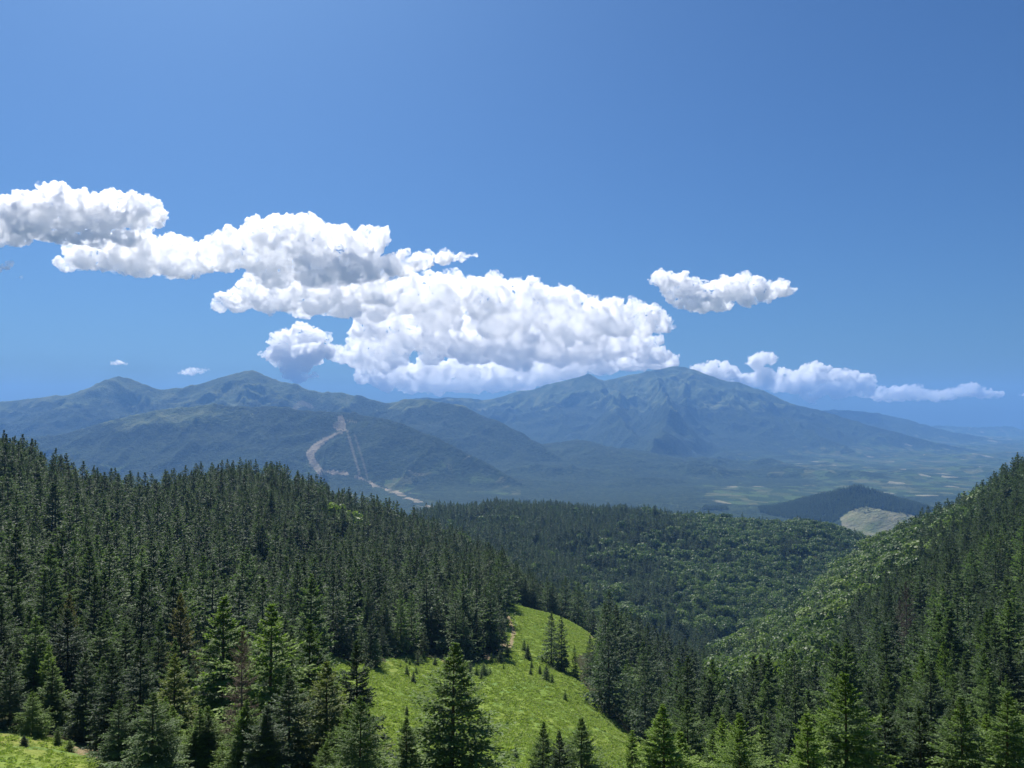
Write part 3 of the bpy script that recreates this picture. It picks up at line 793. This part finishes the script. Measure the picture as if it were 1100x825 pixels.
for q, i in enumerate(top_s):
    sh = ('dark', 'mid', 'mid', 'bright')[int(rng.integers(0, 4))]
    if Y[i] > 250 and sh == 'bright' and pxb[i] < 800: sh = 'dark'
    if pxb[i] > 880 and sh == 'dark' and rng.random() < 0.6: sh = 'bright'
    wcls = 'slender' if Wd[i] * shape[VI[i]]['R'] < 0.26 else ('broad' if Wd[i] * shape[VI[i]]['R'] > 0.33 else 'regular')
    z_ = zone(i); sz = 'low ' if H[i] < 9 else ('tall ' if H[i] > 18 else '')
    lab = f"{sz}{wcls} {dict(dark='dark', mid='mid green', bright='lighter green')[sh]} spruce {z_}"
    hi = Y[i] < 170
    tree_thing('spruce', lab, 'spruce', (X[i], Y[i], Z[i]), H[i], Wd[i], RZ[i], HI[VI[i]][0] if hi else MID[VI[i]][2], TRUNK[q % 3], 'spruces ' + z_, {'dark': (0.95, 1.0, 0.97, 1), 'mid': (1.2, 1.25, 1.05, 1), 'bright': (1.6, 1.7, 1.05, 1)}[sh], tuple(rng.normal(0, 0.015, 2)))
for q, i in enumerate(top_b):
    tone = ('dark', 'mid', 'bright')[int(rng.integers(0, 3))]
    d = Y[i]; z_ = ('on the sunny slope of the right hill above the gully' if pxb[i] > 770 and d < 1080 else ('on the far wooded ridge across the valley' if d > 800 else 'scattered among spruces'))
    if z_.startswith('on the sunny'): z_ = 'low ' + z_ if pyb[i] > 680 else ('high ' + z_ if pyb[i] < 625 else z_)
    lab = f"{dict(dark='deep green', mid='mid green', bright='pale green')[tone]} round beech {z_}"
    k = int(VI[i]) % 4
    tree_thing('beech', lab, 'beech', (X[i], Y[i], Z[i]), H[i], Wd[i], RZ[i], BE[k][2], BE[k][3], 'beeches ' + z_, {'dark': (0.75, 0.8, 0.85, 1), 'mid': (1, 1, 1, 1), 'bright': (1.3, 1.25, 1.0, 1)}[tone])

# the rest of the woods: masses
def instancer(name, P, S, Rz, V, variants, label, cat, tilt=0.02):
    coll = bpy.data.collections.new(name + '_kinds')
    for k, me in enumerate(variants):
        o = bpy.data.objects.new(f'{name}_kind_{k:02d}', me); coll.objects.link(o)
    me = mesh_np(name, P, np.zeros(0, np.int32), np.zeros(0, np.int32))
    m = len(P)
    for an, ty, key, arr in (('scl', 'FLOAT_VECTOR', 'vector', S), ('rot', 'FLOAT_VECTOR', 'vector', np.stack([rng.normal(0, tilt, m), rng.normal(0, tilt, m), Rz], 1)), ('vi', 'INT', 'value', V)):
        at = me.attributes.new(an, ty, 'POINT'); at.data.foreach_set(key, np.ascontiguousarray(arr).astype(np.int32 if ty == 'INT' else np.float32).ravel())
    ob = link(name, me); tag(ob, label, cat, kind='stuff')
    g = bpy.data.node_groups.new(name + '_scatter', 'GeometryNodeTree')
    g.interface.new_socket('Geometry', in_out='INPUT', socket_type='NodeSocketGeometry'); g.interface.new_socket('Geometry', in_out='OUTPUT', socket_type='NodeSocketGeometry')
    N, L = g.nodes, g.links
    gi = N.new('NodeGroupInput'); go = N.new('NodeGroupOutput'); ip = N.new('GeometryNodeInstanceOnPoints'); ci = N.new('GeometryNodeCollectionInfo')
    ci.inputs['Collection'].default_value = coll; ci.inputs['Separate Children'].default_value = True; ci.inputs['Reset Children'].default_value = True
    def attr(nm, ty):
        a = N.new('GeometryNodeInputNamedAttribute'); a.data_type = ty; a.inputs['Name'].default_value = nm; return a.outputs['Attribute']
    L.new(gi.outputs[0], ip.inputs['Points']); L.new(ci.outputs[0], ip.inputs['Instance']); ip.inputs['Pick Instance'].default_value = True
    L.new(attr('vi', 'INT'), ip.inputs['Instance Index']); L.new(attr('rot', 'FLOAT_VECTOR'), ip.inputs['Rotation']); L.new(attr('scl', 'FLOAT_VECTOR'), ip.inputs['Scale'])
    L.new(ip.outputs[0], go.inputs[0])
    md = ob.modifiers.new('scatter', 'NODES'); md.node_group = g
    return ob

sp_hi = []; 
for k in range(6):
    TV, TF = trunk_np(seed=k % 3)
    V, tv = MID[k][0], MID[k][1]; sp_hi.append(leaf_mesh('spruce_kind', V, tv, [M_SPRUCE, M_BARK], (TV, TF)))
sp_lo = []
for k in range(6):
    TV, TF = trunk_np(seed=k % 3, n=5, r0=0.011); V, tv = LOW[k]; sp_lo.append(leaf_mesh('spruce_kind', V, tv, [M_SPRUCE, M_BARK], (TV, TF)))
rest = np.ones(n, bool); rest[top_s] = False; rest[top_b] = False
# small hill far off in the valley, wooded but for its right foot
hx, hy = np.meshgrid(np.arange(1000, 2150, 10.0), np.arange(3350, 4350, 10.0)); hx = hx.ravel() + rng.uniform(-5, 5, hx.size); hy = hy.ravel() + rng.uniform(-5, 5, hy.size)
hz = ground(hx, hy); hpx, hpy = unpix(hx, hy, hz); k = (line_d(hx, hy, [tuple(float(q) for q in pix(a, b, c)[:2]) for a, b, c in [t for t in CRESTS if t[0] == 'H'][0][1]]) < 330 + 60 * pn(hx / 80, hy / 80, 3)) & (hz > -503) & (hpx < 1005) & (~hill_meadow(hx, hy, hz) | (rng.random(len(hx)) < 0.03)) & seen(hx, hy, hz + 20)
hx, hy, hz = hx[k], hy[k], hz[k]
s1 = rest & ~isb & (R < 600); s2 = rest & ~isb & (R >= 600); s3 = rest & isb
P = np.concatenate([np.stack([X[s1], Y[s1], Z[s1]], 1), np.stack([X[s2], Y[s2], Z[s2]], 1), np.stack([hx, hy, hz], 1)])
hh = rng.uniform(14, 22, len(hx)); ww = rng.uniform(0.9, 1.4, len(hx))
Hs = np.r_[H[s1], H[s2], hh]; Ws = np.r_[Wd[s1], Wd[s2], ww]
instancer('spruce_forest', P, np.stack([Hs * Ws, Hs * Ws, Hs], 1), rng.uniform(0, 6.28, len(P)), np.r_[VI[s1], VI[s2] + 6, rng.integers(6, 12, len(hx))], sp_hi + sp_lo,
          'dense dark spruce forest covering the hillsides behind the nearer trees', 'spruce forest')
be_far = []
for k in range(4):
    V, tv = beech_crown(600 + k, 420, 0.052); be_far.append(leaf_mesh('beech_kind', V, tv, [M_BEECH, M_BARK], trunk_np(H1=0.7, r0=0.022, seed=20 + k, n=5)))
instancer('beech_wood', np.stack([X[s3], Y[s3], Z[s3]], 1), np.stack([H[s3] * Wd[s3], H[s3] * Wd[s3], H[s3]], 1), RZ[s3], VI[s3] % 4, be_far, 'round lighter green beech wood covering the far slopes of the valley', 'beech wood')
print('instanced', len(P), int(s3.sum()), round(time.time() - T0, 1))


# ------------------------------------------------------------------ what grows on the meadow
def herb_clump(seed, n, kind):
    r = np.random.default_rng(seed)
    a = r.uniform(0, 6.28, n); rad = np.sqrt(r.random(n)) * 0.5
    c = np.stack([np.cos(a) * rad, np.sin(a) * rad, r.uniform(0.0, 0.3, n) * (1 - rad)], 1)
    d = norm(np.stack([np.cos(a) * 0.5 + r.normal(0, .4, n), np.sin(a) * 0.5 + r.normal(0, .4, n), r.uniform(0.4, 1.3, n)], 1))
    ln = r.uniform(0.18, 0.42, n)
    tip = c + d * ln[:, None]; side = norm(np.cross(d, r.normal(0, 1, (n, 3))))
    V = blades(c, tip, side, ln * (0.10 if kind == 'grass' else 0.34))
    return V.reshape(-1, 3), np.repeat(r.random(n), 4)
hk = []
for k in range(4):
    V, tv = herb_clump(700 + k, 60, 'grass' if k < 2 else 'leaf'); hk.append(leaf_mesh('herb_kind', V, tv, [M_HERB]))
mx_, my_ = [], []
r_ = np.random.default_rng(50)
tx = r_.uniform(-60, 140, 260000); ty = r_.uniform(42, 430, 260000)
tz = ground(tx, ty); ok = meadow_mask(tx, ty, tz) & ~dirt_mask(tx, ty, tz)
den = 0.85 + 0.6 * fbm(tx, ty, 3.5, 3, 140) + (ty < 95) * 0.6
ok &= r_.random(len(tx)) < den * 0.40; px_, py_ = unpix(tx, ty, tz); ok &= (px_ > -30) & (px_ < 1130) & (py_ < 860)
tx, ty, tz = tx[ok], ty[ok], tz[ok]; sc_h = r_.uniform(0.35, 1.2, len(tx)) * np.where(ty < 95, 0.5, 1.0)
instancer('meadow_herbs', np.stack([tx, ty, tz], 1), np.stack([sc_h * 1.3, sc_h * 1.3, sc_h * 0.75], 1), r_.uniform(0, 6.28, len(tx)), r_.integers(0, 4, len(tx)), hk, 'grass tufts and low leafy herbs covering the bright meadow', 'meadow plants', tilt=0.1)
print('herbs', len(tx))
YOUNG = [  # pixel, pixel, depth, height, what it looks like
 (563,697,275,4.0,'young spruce highest of the scattered row down the middle of the meadow'),
 (567,712,262,5.0,'young spruce second in the scattered row down the meadow, biggest in it'),
 (571,722,250,2.5,'tiny young spruce just below the biggest in the meadow row'),
 (580,732,238,3.0,'young spruce at the centre of the meadow row'),
 (587,742,228,4.2,'slim young spruce low in the meadow row by the trodden edge'),
 (593,750,222,3.0,'lowest young spruce of the meadow row'),
 (570,742,235,2.2,'lone little spruce left of the meadow row'),
 (554,812,120,2.2,'lone dark little spruce low on the meadow near the picture bottom'),
 (607,768,205,2.4,'single little spruce out on the lower right of the meadow'),
 (545,700,262,4.5,'bushy young spruce on the pale earth bank at the shaded forest edge'),
 (537,712,252,4.0,'bushy young spruce below the pale earth bank'),
 (528,715,250,3.2,'low young spruce left of the two by the earth bank'),
 (437,730,205,2.6,'young spruce in the small pair on the upper left meadow, higher one'),
 (444,737,198,3.0,'young spruce in the small pair on the upper left meadow, lower one'),
 (440,716,222,2.0,'tiny spruce in the dark patch under the shaded forest edge'),
 (437,776,148,2.2,'single small spruce on the left meadow above the half height tree'),
 (505,716,232,2.5,'small spruce at the tip of the long tree shadows'),
 (455,706,240,3.0,'small light spruce fringing the shaded edge at the head of the meadow'),
 (490,708,245,2.8,'small spruce in the fringe left of the long shadows'),
 (26,790,77,1.1,'low round spruce bush at the upper lawn edge'),
 (75,797,80,1.2,'low round spruce bush at the middle of the lawn edge'),
 (62,790,82,2.0,'knee high pale spruce between two dark ones on the lawn edge'),
]
for k, (px, py, D, h, lab) in enumerate(YOUNG):
    x, y, _ = [float(v) for v in pix(px, py, D)]
    o = tree_thing('young_spruce', lab, 'young spruce', (x, y, gz1(x, y) - 0.05), h, 1.35 if h > 1.5 else 2.2, k * 1.7, HI[(k * 5) % 6][0], TRUNK[k % 3], None, SHADE[('mid', 'dark', 'bright')[k % 3]])

r_ = np.random.default_rng(83)
for k in range(34):
    px = r_.uniform(398, 545); py = np.interp(px, [398, 440, 480, 510, 545], [722, 708, 710, 718, 704]) + abs(r_.normal(0, 7)); D = np.interp(py, [704, 722, 745], [250, 215, 190])
    x, y, _ = [float(v) for v in pix(px, py, D)]
    tree_thing('young_spruce', 'small young spruce in the ragged fringe along the shaded forest edge above the meadow', 'young spruce', (x, y, gz1(x, y) - 0.05), r_.uniform(1.2, 3.6), r_.uniform(1.2, 2.0), k * 1.1, MID[k % 6][2], TRUNK[k % 3], 'young spruces fringing the head of the meadow', SHADE[('mid', 'dark', 'bright')[k % 3]])
# bushy young growth that fills the front between the big trees
r_ = np.random.default_rng(61)
FILL = []
for px0, px1, d0, d1, cnt, hh in ((165, 400, 64, 96, 95, (3.5, 7.5)), (700, 1110, 48, 100, 120, (3.5, 8.0)), (400, 470, 60, 72, 5, (2.0, 3.5)), (560, 700, 66, 84, 12, (1.8, 4.2)), (-20, 170, 92, 112, 24, (4, 8))):
    for _ in range(cnt):
        D = r_.uniform(d0, d1); x = (r_.uniform(px0, px1) - 550) / F * D; h = r_.uniform(*hh)
        hr = np.hypot(hero_xyh[:, 0] - x, hero_xyh[:, 1] - D) - hero_xyh[:, 2] * 0.8
        if hr.min() < 0.3: continue
        FILL.append((x, D, h))
FZ = {0: 'under the front spruces left of the meadow', 1: 'under the front spruces at the lower right', 2: 'at the very bottom of the meadow', 3: 'just behind the lawn edge'}
for k, (x, D, h) in enumerate(FILL):
    z = gz1(x, D); p = 550 + F * x / D
    zz = 3 if p < 165 else (0 if p < 480 else (2 if p < 700 else 1))
    shd = ('mid', 'bright', 'dark', 'bright', 'mid')[k % 5]
    lab = f"{'low' if h < 4 else 'half grown'} bushy {dict(mid='mid green', bright='light green', dark='dark')[shd]} young spruce {FZ[zz]}"
    tree_thing('young_spruce', lab, 'young spruce', (x, D, z - 0.05), h, r_.uniform(1.3, 1.9), k * 2.3, HI[k % 6][0], TRUNK[k % 3], 'young spruces ' + FZ[zz], SHADE[shd])
print('fill', len(FILL))

# ------------------------------------------------------------------ haze
def build_haze():
    zb = float(GZ.min()) - 20; zt = float(GZ.max()) + 40
    x, y0, y1 = 22500.0, -22500.0, 22500.0
    V = [(sx * x, yy, zz) for zz in (zb, zt) for yy in (y0, y1) for sx in (-1, 1)]
    f = [(0, 2, 3, 1), (4, 5, 7, 6), (0, 1, 5, 4), (2, 6, 7, 3), (0, 4, 6, 2), (1, 3, 7, 5)]
    m, n, l = nt('blue_summer_haze')
    v = n.new('ShaderNodeVolumePrincipled'); o = n.new('ShaderNodeOutputMaterial')
    v.inputs['Color'].default_value = (*HAZE_COL, 1); v.inputs['Density'].default_value = HAZE; v.inputs['Anisotropy'].default_value = 0.1
    l.new(v.outputs[0], o.inputs['Volume'])
    me = mesh_np('haze', V, np.array(f), np.full(6, 4), m)
    tag(link('haze', me), 'thin blue summer haze lying over the valley and mountains', 'haze', kind='stuff')
build_haze()

# ------------------------------------------------------------------ clouds: bodies of white vapour beyond the mountains
def ico(sub):
    import bmesh
    b = bmesh.new(); bmesh.ops.create_icosphere(b, subdivisions=sub, radius=1.0)
    V = np.array([v.co[:] for v in b.verts]); Fc = np.array([[v.index for v in f.verts] for f in b.faces]); b.free(); return V, Fc
ICO = {k: ico(k) for k in (1, 2)}
def mat_cloud(D, dens):
    m, n, l = nt('cloud_vapour')
    v = n.new('ShaderNodeVolumeScatter'); o = n.new('ShaderNodeOutputMaterial')
    v.inputs['Color'].default_value = (1, 1, 1, 1); v.inputs['Density'].default_value = dens * F / D; v.inputs['Anisotropy'].default_value = 0.5
    g = n.new('ShaderNodeNewGeometry'); q = noise(n, l, g.outputs['Position'], F / D / 10.0, 8, 0.67, 0.7)
    l.new(maprange(n, l, q, 0.405, 0.66, 0.0, 3.8 * dens * F / D), v.inputs['Density'])
    l.new(v.outputs[0], o.inputs['Volume']); return m
def cloud(label, rows, dens=0.235, seed=0, levels=2, vox=0.75, group=None):
    """rows: (depth, puffs); a puff is (pixel, pixel, radius in pixels, flatness)"""
    r = np.random.default_rng(seed)
    S = []
    for D, puffs in rows:
        for q in puffs:
            cx, cyy, rad = q[:3]; asp = q[3] if len(q) > 3 else 0.8
            pw_ = D / F; d = D + r.uniform(-1, 1) * rad * pw_
            S.append((*[float(v) for v in pix(cx, cyy, d)], rad * pw_ * 1.02, asp, pw_))
    for x, y, z, rad, asp, pw_ in list(S):          # smaller bodies filling the gaps between the big ones
        if rad / pw_ < 6: continue
        for _ in range(6):
            d = norm(r.normal(0, 1, 3))
            S.append((x + d[0] * rad * 1.2, y + d[1] * rad * 0.8, z + d[2] * rad * asp * 0.75, rad * r.uniform(0.38, 0.60), asp, pw_))
    allS = list(S); cur = S
    for lev in range(levels):
        nx = []
        for x, y, z, rad, asp, pw_ in cur:
            if rad / pw_ < 2.4: continue
            k = int(r.integers(10, 15)) if lev == 0 else int(r.integers(6, 10))
            for _ in range(k):
                d = norm(r.normal(0, 1, 3)); d[2] = abs(d[2]) if r.random() < 0.65 else d[2] * 0.6
                rr = rad * r.uniform(0.22, 0.48) * (1.0 if d[2] > -0.1 else 0.8)
                nx.append((x + d[0] * rad * 1.0, y + d[1] * rad * 0.9, z + d[2] * rad * asp * 0.97, rr, 0.9, pw_))
        allS += nx; cur = nx
    VV = []; FF = []; off = 0
    for x, y, z, rad, asp, pw_ in allS:
        v, f = ICO[2 if rad / pw_ > 6 else 1]
        VV.append(v * np.array([rad, rad, rad * asp]) + np.array([x, y, z])); FF.append(f + off); off += len(v)
    f = np.concatenate(FF); px = float(np.mean([q[5] for q in allS]))
    me = mesh_np('cloud', np.concatenate(VV), f, np.full(len(f), 3), mat_cloud(px * F, dens), True)
    ob = link('cloud', me); tag(ob, label, 'cloud', group)
    md = ob.modifiers.new('merge', 'REMESH'); md.mode = 'VOXEL'; md.voxel_size = vox * px; md.use_smooth_shade = True
    for k, (sc_, st) in enumerate(((16.0, 9.0), (6.0, 8.0), (2.4, 4.5))):
        t = bpy.data.textures.new('billow', 'CLOUDS'); t.noise_scale = sc_ * px; t.noise_depth = 3; t.noise_basis = 'ORIGINAL_PERLIN'
        dm = ob.modifiers.new('billow', 'DISPLACE'); dm.texture = t; dm.strength = st * px; dm.mid_level = 0.5; dm.texture_coords = 'GLOBAL'
    return ob
cloud('long white cloud highest in the sky at the far left, cut by the picture edge',
      [(12500, [(-40,240,28),(-5,240,24),(28,234,26),(58,222,23),(60,208,12),(90,232,23),(120,230,22),(147,231,20),(165,236,12),(20,254,14,.6),(60,252,16,.6),(110,246,16,.6),(100,258,14,.6),(140,258,14,.6)])], seed=1)
cloud('white two part cloud bank with a thin arm reaching right, over the left mountains',
      [(14500, [(72,284,9,.7),(95,276,18),(110,262,12),(150,262,14),(180,262,12),(125,274,23),(155,276,25),(185,279,23),(215,277,20),(150,290,14,.6),(190,292,12,.6),
       (243,273,22),(275,262,24),(300,248,17),(325,262,27),(360,266,25),(395,263,20),(300,286,26),(340,290,26),(380,286,22),
       (430,283,15,.7),(455,281,12,.7),(478,278,9,.7),(497,277,7,.6),(509,275,4,.6),(405,288,18,.7)]),
       (19000, [(236,331,8,.6),(255,324,15),(280,318,20),(310,318,22),(340,318,24),(370,316,22),(330,330,16,.6),(365,332,16,.6),(400,312,20)])], seed=2)
cloud('great heaped white and grey cloud bank above the middle range, biggest of all',
      [(22000, [(400,326,24),(430,320,24),(460,318,25),(490,318,26),(525,322,27),(560,328,26),(592,330,25),(613,320,13),(635,342,25),(662,344,22),(686,346,19),(704,348,13),(714,352,7,.7),(540,345,24),(600,352,22),(470,340,22)]),
       (27500, [(400,352,22),(430,360,26),(470,362,30),(510,366,32),(550,368,32),(590,368,30),(630,370,27),(662,370,22),(690,372,17),(388,382,18),(366,381,10),(415,384,20),(706,382,11)]),
       (34000, [(404,400,16,.8),(432,402,18,.8),(462,404,20,.8),(492,404,20,.8),(522,404,20,.8),(552,402,20,.8),(582,398,20,.8),(612,392,20,.8),(645,388,19,.8),(675,386,17,.8),(412,410,13,.7),(440,412,14,.7),(470,414,13,.7),(500,414,13,.7),(530,413,13,.7),(560,410,13,.7),(590,406,13,.7),(700,388,13,.7),(720,390,10,.7)])], seed=3)
cloud('small puffy white cloud hanging left below the great bank, above the left peak',
      [(25500, [(322,364,17),(340,365,11),(306,380,17),(334,379,15),(320,390,16),(322,403,11,.8),(290,382,7,.7),(346,374,7)])], seed=4)
cloud('separate white cloud floating in blue sky right of the great bank',
      [(17000, [(710,300,10),(724,303,12),(738,312,16),(758,322,15),(776,316,15),(794,309,16),(815,313,14),(834,312,12),(846,314,5),(752,332,9,.6),(775,329,10,.6),(800,324,9,.6),(745,325,12)])], seed=5)
cloud('tiny white cloud puff between the separate cloud and the right hand range', [(25500, [(806,391,5,.6),(815,388,8,.8),(824,384,7),(829,388,5)])], seed=6)
cloud('white cloud heap rising behind the right shoulder of the big mountain',
      [(25500, [(748,402,9),(765,398,11),(780,402,12),(800,412,10),(820,408,13),(845,410,15),(862,413,14),(872,398,10),(884,410,15),(904,403,11),(917,413,13),(930,420,10,.7),(900,421,11,.7),(870,423,11,.7)])], seed=7, dens=0.3)
cloud('thin low row of white clouds over the distant hills at the right',
      [(26000, [(945,424,9,.7),(960,424,10,.7),(975,422,11,.7),(990,425,9,.6),(1005,426,9,.6),(1020,425,8,.6),(1034,423,8,.7),(1043,420,9,.8),(1052,423,7,.7),(1064,424,7,.6),(1074,424,5,.5),(1098,424,5,.5)])], seed=8, dens=0.3)
cloud('flat little cloud shred low over the left range', [(26000, [(195,401,5,.4),(203,400,7,.4),(212,399,7,.4),(221,398,5,.35)])], seed=9, dens=0.12, levels=1)
cloud('tiny cloud shred left of the flat little one', [(26000, [(122,391,4,.5),(128,390,5,.6),(133,391,3,.5)])], seed=10, dens=0.12, levels=1)
cloud('faint small cloud shred under the far left cloud', [(12500, [(2,288,6,.5),(8,285,5,.6),(-6,290,7,.5),(20,298,4,.4)])], seed=11, dens=0.10, levels=1)
print('done', round(time.time() - T0, 1))
